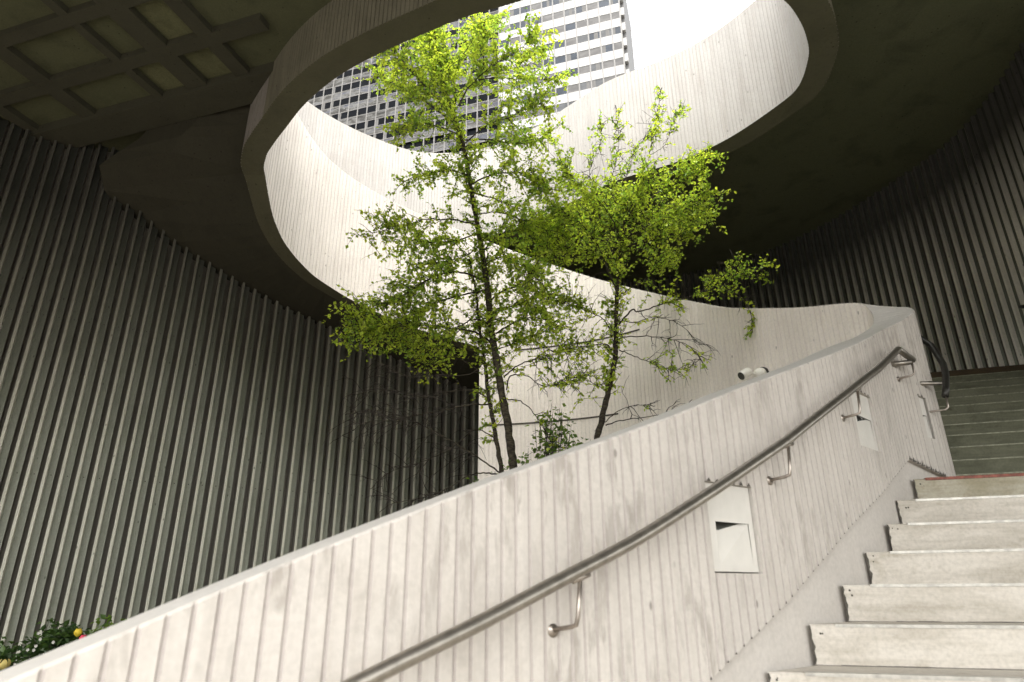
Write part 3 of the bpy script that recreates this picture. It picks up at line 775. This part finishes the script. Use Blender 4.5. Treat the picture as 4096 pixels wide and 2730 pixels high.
T1_thin = [(2050, 2120), (2010, 1910), (1985, 1760), (1955, 1590), (1938, 1444), (1914, 1274), (1905, 1180), (1880, 1040)]
D_ = 21
L1 = [
 ([(1900, 860), (1990, 850), (2090, 880), (2180, 920), (2260, 930)], 0, .2, .013, 20, 1, .30, .2),
 ([(1930, 980), (1850, 1030), (1760, 1050), (1680, 1060)], 0, .2, .012, 20, 1, .30, .2),
 ([(1955, 1240), (2030, 1230), (2100, 1220), (2180, 1260)], 0, -.2, .012, 20, 1, .28, .2),
 # pixels, depth start, drift, radius, twigs per metre, leafiness, twig length, start
 ([(1798, 448), (1729, 375), (1645, 287), (1572, 207), (1530, 190)], 0, -.35, .020, D_, 1, .30, .15),
 ([(1786, 400), (1775, 325), (1733, 268), (1690, 180), (1670, 110)], 0, .3, .016, D_, 1, .30, .1),
 ([(1821, 440), (1825, 367), (1802, 318), (1775, 260), (1744, 190), (1740, 100)], 0, .1, .018, D_, 1, .30, .1),
 ([(1802, 318), (1836, 260), (1865, 207), (1909, 134), (1960, 90), (2000, 60)], .1, .2, .014, D_, 1, .30, .1),
 ([(1830, 430), (1871, 356), (1913, 310), (1932, 283), (1934, 214), (1932, 160), (1940, 90)], 0, -.4, .016, D_, 1, .30, .2),
 ([(1913, 310), (1974, 260), (2050, 218), (2100, 180), (2150, 130)], -.25, -.3, .013, D_, .95, .28, .1),
 ([(1913, 320), (1990, 312), (2060, 316), (2190, 318), (2260, 295)], -.25, .3, .012, 17, .85, .24, .2),
 ([(1940, 310), (2040, 270), (2130, 225), (2200, 190)], -.2, .5, .010, 17, .8, .26, .2),
 ([(1785, 470), (1698, 406), (1630, 367), (1584, 344), (1534, 306), (1500, 285)], 0, .35, .017, D_, 1, .28, .15),
 ([(1840, 540), (1729, 500), (1637, 501), (1590, 520)], 0, -.4, .013, D_, .95, .26, .2),
 ([(1850, 560), (1960, 560), (2050, 574), (2127, 560), (2200, 540)], 0, .45, .015, D_, 1, .30, .2),
 ([(1850, 580), (1951, 500), (2040, 470), (2110, 430), (2170, 410)], 0, -.5, .014, D_, .95, .28, .3),
 ([(1873, 702), (1802, 684), (1731, 690), (1660, 705), (1600, 740)], 0, .4, .015, D_, 1, .28, .15),
 ([(1880, 740), (1963, 700), (2050, 690), (2130, 700), (2200, 760)], 0, -.5, .016, D_, 1, .31, .15),
 ([(1885, 770), (1963, 790), (2060, 830), (2150, 860), (2210, 900)], 0, .5, .015, D_, 1, .31, .15),
 ([(1905, 900), (1814, 880), (1695, 880), (1612, 904), (1516, 928), (1475, 940)], 0, -.5, .015, 17, .85, .26, .2),
 ([(1915, 930), (1840, 960), (1740, 970), (1660, 960), (1600, 1000)], 0, .5, .015, D_, 1, .30, .2),
 ([(1930, 1010), (2000, 940), (2090, 920), (2170, 950), (2230, 1010)], 0, .6, .016, D_, 1, .30, .15),
 ([(1940, 1060), (2010, 1030), (2080, 1060), (2150, 1120)], 0, -.6, .014, D_, 1, .30, .15),
 ([(1938, 1124), (1846, 1090), (1744, 1104), (1662, 1150), (1580, 1200), (1472, 1240), (1390, 1260)], 0, -.7, .018, 24, 1, .30, .2),
 ([(1945, 1160), (1850, 1180), (1750, 1210), (1660, 1250), (1570, 1290), (1480, 1330)], 0, .3, .016, 25, 1, .30, .2),
 ([(1968, 1376), (1900, 1330), (1812, 1315), (1676, 1300), (1506, 1321), (1385, 1340)], 0, -.5, .018, 24, 1, .28, .2),
 ([(1960, 1300), (1880, 1280), (1790, 1370), (1700, 1390), (1600, 1370)], 0, .3, .014, 22, .9, .27, .25),
 ([(1962, 1200), (2020, 1160), (2090, 1150), (2160, 1170), (2240, 1210), (2315, 1225)], 0, .5, .016, D_, 1, .28, .2),
 ([(1982, 1335), (2060, 1290), (2130, 1270), (2200, 1290), (2250, 1330)], 0, -.5, .014, 18, .95, .26, .2),
 ([(1985, 1400), (2040, 1380), (2100, 1360), (2150, 1340)], 0, .4, .011, 16, .8, .25, .2),
 ([(2016, 1512), (2070, 1464), (2186, 1423), (2260, 1400), (2356, 1383)], 0, -.3, .013, 13, .65, .24, .3),
 ([(2026, 1560), (2043, 1505), (2111, 1505), (2180, 1546), (2288, 1515), (2360, 1500)], 0, .3, .013, 12, .6, .22, .35),
 ([(2030, 1600), (2084, 1607), (2152, 1675), (2200, 1760), (2230, 1850)], 0, -.3, .011, 8, .3, .22, .3),
 ([(1930, 1500), (1880, 1460), (1812, 1430), (1740, 1440), (1650, 1420)], 0, .5, .012, 14, .45, .25, .3),
 ([(1968, 1620), (1880, 1620), (1778, 1641), (1676, 1661), (1574, 1682), (1472, 1688), (1400, 1730)], 0, -.5, .014, 17, .0, .34, .15),
 ([(2009, 1900), (1914, 1831), (1812, 1770), (1716, 1716), (1608, 1668), (1500, 1640), (1380, 1660)], 0, -.2, .014, 17, .0, .36, .15),
 ([(2000, 1900), (1934, 1893), (1866, 1906), (1798, 1950), (1700, 1990), (1560, 2020), (1500, 2070)], 0, .1, .014, 15, .0, .34, .1),
 ([(1955, 1590), (1850, 1560), (1700, 1590), (1560, 1560), (1420, 1580)], 0, .4, .011, 14, .0, .36, .2),
 ([(1990, 1760), (1900, 1720), (1800, 1800), (1680, 1850), (1560, 1890), (1480, 1960)], 0, .5, .011, 14, .0, .36, .2),
 ([(1940, 1450), (1870, 1500), (1760, 1500), (1640, 1510), (1500, 1440)], 0, -.2, .010, 12, .05, .32, .2),
]
b1 = at(2062, 1930, Y1); b1.z = -0.74
tree('tree', 'taller birch-like tree with a twin trunk and fresh yellow-green leaves reaching up through the opening', Vector((b1.x, b1.y, -0.74)), Y1,
     [(T1_stem, .0, .047, .012, (16, 1, .28, .35)), (T1_thin, .25, .027, .009, (10, .9, .26, .5))], L1, .041, 'trees in the planter')
Y2 = 6.5
T2_stem = [(2360, 2080), (2385, 1790), (2407, 1682), (2438, 1546), (2458, 1444), (2465, 1308), (2468, 1172), (2478, 1070), (2485, 968), (2495, 870), (2490, 780)]
L2 = [
 ([(2495, 900), (2575, 760), (2590, 680), (2600, 600), (2616, 510), (2632, 430), (2645, 350)], 0, .2, .010, 12, .55, .19, .1),
 ([(2490, 850), (2440, 760), (2464, 648), (2474, 560), (2464, 450), (2462, 420)], 0, -.2, .008, 11, .5, .18, .1),
 ([(2480, 900), (2365, 720), (2372, 648), (2403, 564), (2403, 491)], 0, .2, .008, 12, .55, .19, .1),
 ([(2490, 830), (2506, 710), (2518, 645), (2552, 583), (2600, 540)], 0, .4, .008, 11, .55, .19, .1),
 ([(2600, 620), (2660, 580), (2700, 470), (2740, 440)], .2, .1, .006, 13, .7, .16, .2),
 ([(2468, 1172), (2440, 1100), (2400, 1000), (2330, 900), (2250, 850), (2180, 830)], 0, -.4, .018, D_, 1, .29, .25),
 ([(2420, 1040), (2340, 1010), (2260, 1000), (2180, 1020), (2120, 1040)], -.1, .4, .013, D_, 1, .29, .1),
 ([(2478, 1060), (2420, 960), (2360, 860), (2320, 760), (2260, 690)], 0, .5, .014, D_, 1, .27, .2),
 ([(2485, 968), (2450, 880), (2400, 810), (2300, 720), (2240, 640)], 0, -.5, .012, D_, .9, .24, .2),
 ([(2485, 950), (2530, 880), (2600, 800), (2700, 720), (2800, 640), (2850, 620)], 0, .2, .015, 25, 1, .27, .15),
 ([(2485, 968), (2560, 920), (2690, 850), (2790, 790), (2860, 760)], 0, -.4, .014, 25, 1, .27, .2),
 ([(2480, 1000), (2600, 950), (2700, 890), (2800, 860), (2860, 850)], 0, .5, .013, 25, 1, .26, .15),
 ([(2480, 1010), (2590, 990), (2680, 960), (2760, 930)], 0, -.2, .012, 22, 1, .25, .2),
 ([(2485, 960), (2500, 880), (2540, 800), (2560, 740), (2620, 690)], 0, -.3, .012, D_, 1, .26, .2),
 ([(2485, 960), (2440, 900), (2470, 800), (2450, 740)], 0, .4, .010, D_, 1, .26, .2),
 ([(2480, 1180), (2530, 1150), (2580, 1120), (2650, 1050), (2700, 1010)], 0, .5, .012, 16, .8, .24, .35),
 ([(2475, 1301), (2526, 1240), (2560, 1247), (2662, 1213), (2800, 1175), (2900, 1140), (3000, 1090), (3085, 1050)], 0, -.3, .016, 13, .85, .20, .25),
 ([(2800, 1175), (2880, 1100), (2930, 1060), (2990, 1060)], -.2, .2, .008, 12, .85, .19, .1),
 ([(2900, 1150), (2960, 1190), (3000, 1250), (3012, 1330)], -.2, 0, .006, 10, .8, .15, .2),
 ([(2472, 1369), (2492, 1349), (2628, 1349), (2723, 1369), (2784, 1410), (2830, 1480)], 0, -.3, .012, 14, .18, .26, .2),
 ([(2475, 1400), (2533, 1424), (2600, 1450), (2700, 1480), (2790, 1460)], 0, .3, .010, 11, .55, .22, .3),
 ([(2468, 1280), (2540, 1290), (2620, 1270), (2720, 1300), (2800, 1380)], 0, .3, .009, 13, .1, .28, .2),
 ([(2451, 1349), (2417, 1281), (2356, 1247), (2288, 1200), (2230, 1190)], 0, .4, .012, 15, .65, .24, .3),
 ([(2451, 1396), (2410, 1376), (2322, 1396), (2220, 1417), (2150, 1450)], 0, -.4, .012, 14, .6, .24, .3),
 ([(2445, 1500), (2400, 1540), (2330, 1520), (2260, 1540)], 0, .2, .009, 13, .6, .22, .3),
 ([(2424, 1702), (2492, 1682), (2594, 1668), (2696, 1648), (2770, 1600)], 0, -.6, .011, 9, .1, .28, .3),
 ([(2420, 1690), (2480, 1640), (2560, 1620), (2620, 1625)], 0, -.8, .008, 9, .15, .24, .3),
]
b2 = at(2385, 1790, Y2)
tree('tree', 'shorter single-trunk tree to the right with a spreading crown and one long drooping limb', Vector((b2.x, b2.y, -0.74)), Y2,
     [(T2_stem, .0, .036, .013, (14, .95, .26, .5))], L2, .039, 'trees in the planter')

def shrub(name, label, base, pts_pix, Y, mat, size, n, cat='shrub'):
    o = thing(name, label, cat, base)
    lv, tw = Leaves(), MB()
    for k in range(n):
        x, y = random.choice(pts_pix); x += random.gauss(0, 26); y += random.gauss(0, 22)
        tip = at(x, y, Y + random.uniform(-.35, .35)); b0 = base + Vector((random.gauss(0, .06), random.gauss(0, .06), 0))
        mid = b0.lerp(tip, .55) + Vector((random.gauss(0, .06), random.gauss(0, .06), .08))
        tw.tube([b0, mid, tip], [.005, .0035, .0015], 3, cap=False)
        for q in range(18):
            f_ = random.uniform(.35, 1.03); p = (b0.lerp(mid, f_*2) if f_ < .5 else mid.lerp(tip, f_*2-1))
            p = p + Vector((random.gauss(0, .035), random.gauss(0, .035), random.gauss(0, .03)))
            lv.add(p, Vector((random.gauss(0, 1), random.gauss(0, 1), random.gauss(0, .6))), size*random.uniform(.6, 1.3), random.random())
    tw.build('stems', M['twig'], o); lv.build('foliage', mat, o); return o
bs = at(2150, 1930, 6.0); bs.z = -0.74
shrub('shrub', 'low leafy shrub growing at the foot of the taller tree', bs, [(2110, 1850), (2160, 1790), (2170, 1700), (2220, 1670), (2240, 1730), (2290, 1760), (2330, 1790), (2260, 1820), (2200, 1850), (2200, 1760), (2320, 1840), (2230, 1640)], 6.0, M['leafshoot'], .05, 120)
bs = at(2010, 1960, 6.1); bs.z = -0.74
shrub('shrub', 'sprig of small green leaves just left of the trunk base', bs, [(1950, 1925), (2010, 1890), (2040, 1880), (1900, 1925)], 6.1, M['leafshoot'], .045, 16)
# bedding plants at the foot of the ribbed wall
YB = 6.3
bs = at(200, 2640, YB); bs.z = -0.74
shrub('flowering_shrub', 'dark green bedding shrub with a few white blossoms below the ribbed wall', bs, [(160, 2570), (200, 2540), (240, 2525), (280, 2535), (140, 2600), (230, 2570), (190, 2600), (300, 2560), (130, 2640), (170, 2620), (260, 2560)], YB, M['leafdark'], .055, 130, 'shrub')
bs = at(-30, 2690, YB); bs.z = -0.74
shrub('flowering_shrub', 'dark leafy plant cut off by the left edge of the view', bs, [(-10, 2590), (0, 2620), (-20, 2650), (10, 2640), (-30, 2600)], YB, M['leafdark'], .055, 40, 'shrub')
bs = at(430, 2570, YB); bs.z = -0.74
shrub('bedding_plant', 'small tuft of bright green blades beside the parapet edge', bs, [(430, 2500), (440, 2510), (415, 2515), (450, 2505)], YB, M['leafshoot'], .06, 12, 'plant')
def tulip(px, py, Y, c, label, r=0.045, wilt=False):
    head = at(px, py, Y); o = thing('tulip', label, 'flower', Vector((head.x, head.y, -0.74)), 'flowers in the planting bed')
    m = MB(); m.tube([Vector((head.x, head.y, -0.74)), head + Vector((0.01, 0, -0.2)), head - Vector((0, 0, r*.6))], [.006, .005, .005], 6); m.build('stem', M['leafshoot'], o)
    pm = plain('petal', c, 0.6, 0, 0.12)
    for k in range(6):
        a = k*math.pi/3 + random.uniform(-.15, .15); e = Vector((math.cos(a), math.sin(a), 0)); s_ = Vector((-e.y, e.x, 0))
        op = 1.25 if wilt else 1.0
        rows = []
        for z, rr, ww in ((-.9, .25, .25), (-.3, .85*op, .62), (.3, .95*op, .62), (.8, .72*op*(1.2 if wilt else 1), .38), (1.1, .55*op, .06)):
            c_ = head + e*rr*r + Vector((0, 0, z*r)); rows.append([c_ - s_*ww*r - e*.12*r, c_ + e*.08*r, c_ + s_*ww*r - e*.12*r])
        m = MB(); m.grid(rows); m.build('petal', pm, o, smooth=True)
tulip(312, 2533, 6.1, (0.75, 0.55, 0.04), 'closed yellow tulip at the right end of the dark shrub', .032)
tulip(332, 2556, 5.9, (0.62, 0.05, 0.09), 'red tulip just showing over the parapet edge', .028)
tulip(15, 2660, 5.6, (0.62, 0.50, 0.16), 'wilting pale yellow tulip at the lower left corner of the planting bed', .036, True)
def blossoms():
    o = [x for x in COL.objects if x.get('label', '').startswith('dark green bedding shrub')][0]
    pm = plain('blossom_white', (0.42, 0.41, 0.36), 0.7, 0, 0.1)
    for px, py in ((162, 2557), (145, 2585), (214, 2570), (136, 2602), (155, 2534), (112, 2600)):
        c_ = at(px, py, YB-.36); m = MB()
        for k in range(5):
            a = k*1.257; e = Vector((math.cos(a), -.35, math.sin(a)))*.015; s_ = Vector((-math.sin(a), 0, math.cos(a)))*.008
            m.q([c_, c_+e*.6-s_, c_+e, c_+e*.6+s_])
        m.build('blossom', pm, o)
blossoms()

# ------------------------------------------------------------------ office towers beyond the opening
M['spandrel'] = plain('white_spandrel', (0.26, 0.255, 0.245), 0.6, 0, 0.03, sc=2)
M['mullion'] = plain('mullion', (0.12, 0.114, 0.106), 0.5, 0, 0.05, sc=2)
M['column'] = plain('edge_column', (0.10, 0.098, 0.095), 0.6, 0, 0.15, sc=2)
def glass(name, c, rough=0.08):
    m, n, b = base_mat(name, rough, 0.12); t = noise(n, (.5, .5, .9), 1.0, 3, .6)
    n.links.new(mixc(n, c, tuple(x*1.5 for x in c), ramp(n, t.outputs[0], [(.4, 0.0), (.65, 1.0)]).outputs[0]), b.inputs['Base Color']); return m
M['glass_dark'] = glass('dark_blue_glass', (0.017, 0.022, 0.030))
M['glass_mid'] = glass('curtained_glass', (0.046, 0.048, 0.050))
M['glass_pale'] = glass('drawn_curtain_glass', (0.062, 0.060, 0.058))
M['glass_black'] = plain('black_glass', (0.004, 0.0048, 0.0065), 0.3, 0, 0.3, 0.02, sc=.3)
M['curtain'] = plain('curtain', (0.085, 0.082, 0.078), 0.8, 0, 0.1, sc=3)
SCL = 0.9; DT = 100.0*SCL
tower = thing('office_tower', 'white office tower with continuous white bands between rows of windows', 'office tower', tn(-20*SCL, DT, GROUND))
FT, FW_, BAY = 109.29, 1.88, 2.385
tl_, tr_ = -33.5, -8.0
def box_tn(mb, t0, t1, n0, n1, z0, z1): mb.box(tn(t0*SCL, n0, z0), TAX*((t1-t0)*SCL), NAX*(n1-n0), Vector((0, 0, z1-z0)))
rws = list(range(-4, 8))
m = MB(); box_tn(m, tl_, tr_, DT+0.6, DT+16, GROUND, (FT+3*4+2)*SCL); m.build('core', M['spandrel'], tower)
for k in rws:
    m = MB(); zt = FT - 4.0*k
    # band with softly rounded end
    box_tn(m, tl_-0.3, tr_+0.05, DT-0.06, DT+0.62, (zt)*SCL, (zt+4.0-FW_)*SCL)
    m.build('spandrel_band', M['spandrel'], tower)
m = MB()
for j in range(12):
    tm = -9.82 - BAY*j
    if tm > tl_-0.5: box_tn(m, tm-.13, tm+.13, DT-0.10, DT+0.61, (FT-4*7-FW_)*SCL, (FT+4*4)*SCL)
box_tn(m, tr_-0.12, tr_+0.14, DT-0.10, DT+0.61, (FT-4*7-FW_)*SCL, (FT+4*4)*SCL)
m.build('mullion_grid', M['mullion'], tower)
m = MB(); box_tn(m, tr_+0.14, tr_+0.85, DT+0.9, DT+16, GROUND, (FT+14)*SCL); m.build('edge_column', M['column'], tower)
for k in range(-3, 8):
    m = MB(); box_tn(m, tr_+0.14, tr_+0.80, DT+0.2, DT+0.95, (FT-4*k-0.9)*SCL, (FT-4*k+1.0)*SCL); m.build('balcony_edge', M['spandrel'], tower)
for k in range(-2, 7):
    for j in range(-1, 10):
        t0 = -9.82 - BAY*j - BAY + .13; t1 = t0 + BAY - .26
        if j == -1: t0, t1 = -9.69, tr_-.12
        zt = FT - 4.0*k
        low = k >= 3
        r = random.random()
        g = M['glass_dark'] if r < (0.22 if low else 0.5) else (M['glass_mid'] if r < .6 else M['glass_pale'])
        m = MB(); p0 = tn(t0*SCL, DT+.0, (zt-FW_)*SCL); p1 = tn(t1*SCL, DT+.0, (zt-FW_)*SCL); up = Vector((0, 0, FW_*SCL))
        m.q([p0, p1, p1+up, p0+up]); wo = m.build('window', g, tower)
        if g is not M['glass_pale'] and random.random() < .5:
            c0 = random.choice([0.0, .45, .6]); c1 = c0 + random.uniform(.25, .4); back = NAX*-.02
            m = MB(); a_, b_ = p0.lerp(p1, c0)+back, p0.lerp(p1, min(1, c1))+back
            m.q([a_, b_, b_+up*.93, a_+up*.93]); m.build('curtain', M['curtain'], wo)



def painted_reflection():  # wavy reflections painted as colour noise on a nearly matt surface
    m, n, b = base_mat('painted_reflection_glass', 0.3, 0.05)
    a = noise(n, (.16, .16, .75), 1.0, 3, .55, 1.2); c = noise(n, (.35, .35, 1.6), 1.0, 3, .5, 2.2)
    col = ramp(n, a.outputs[0], [(.36, (.026, .025, .023)), (.47, (.050, .048, .043)), (.52, (.10, .099, .095)), (.56, (.065, .065, .068)), (.62, (.055, .058, .075)), (.70, (.014, .017, .024))])
    col = mixc(n, col.outputs[0], (.15, .148, .145), ramp(n, c.outputs[0], [(.53, 0.0), (.56, .85), (.60, 0.0)]).outputs[0])
    n.links.new(col, b.inputs['Base Color']); return m
M['reflection_paint'] = painted_reflection()
dark = thing('office_tower', 'dark glass office tower with a thin white mullion grid and bands of painted-in reflections', 'office tower', tn(-60*SCL, DT+1, GROUND))
DD = 101.1*SCL; FD = 113.36; bay2 = 2.36*1.011
td0, td1 = -100.0, -33.6
m = MB(); box_tn(m, td0, td1, DD+.35, DD+14, GROUND, (FD+16)*SCL); m.build('core', M['glass_black'], dark)
for k in range(-3, 8):
    m = MB(); zt = FD - 4.04*k
    m.q([tn(td0*SCL, DD, (zt-4.04)*SCL), tn(td1*SCL, DD, (zt-4.04)*SCL), tn(td1*SCL, DD, (zt-2.0)*SCL), tn(td0*SCL, DD, (zt-2.0)*SCL)])
    m.build('spandrel_band', M['reflection_paint'], dark)
m = MB()
j = 0
while True:
    tm = -68.98*1.011 + bay2*(j-13)
    if tm > td1+.1: break
    if tm > td0: box_tn(m, tm-.11, tm+.11, DD-.05, DD+.34, (FD-4.04*8)*SCL, (FD+12)*SCL)
    j += 1
for k in range(-3, 8):
    zt = FD - 4.04*k
    box_tn(m, td0, td1, DD-.04, DD+.10, (zt-.07)*SCL, (zt+.07)*SCL); box_tn(m, td0, td1, DD-.04, DD+.10, (zt-2.07)*SCL, (zt-1.93)*SCL)
m.build('mullion_grid', M['mullion'], dark)
cnt = 0; rest = MB()
for k in range(-1, 6):
    for j in range(-9, 15):
        t0 = -68.98*1.011 + bay2*j + .11; t1 = t0 + bay2 - .22
        if t1 > td1: continue
        zt = FD - 4.04*k; p0 = tn(t0*SCL, DD+.02, (zt-1.93)*SCL); p1 = tn(t1*SCL, DD+.02, (zt-1.93)*SCL); up = Vector((0, 0, 1.86*SCL))
        vis = (0 <= k <= 5) and -4 <= j <= 12
        if vis and cnt < 98:
            cnt += 1
            m = MB(); m.q([p0, p1, p1+up, p0+up]); wo = m.build('window', M['glass_black'], dark)
            if random.random() < .35:
                m = MB(); bk = NAX*-.02; a_, b_ = p0.lerp(p1, .02)+bk, p0.lerp(p1, random.uniform(.15, .3))+bk; m.q([a_, b_, b_+up, a_+up]); m.build('curtain', M['curtain'], wo)
        else: rest.q([p0, p1, p1+up, p0+up])
o_ = rest.build('windows', M['glass_black'], dark); o_['kind'] = 'stuff'
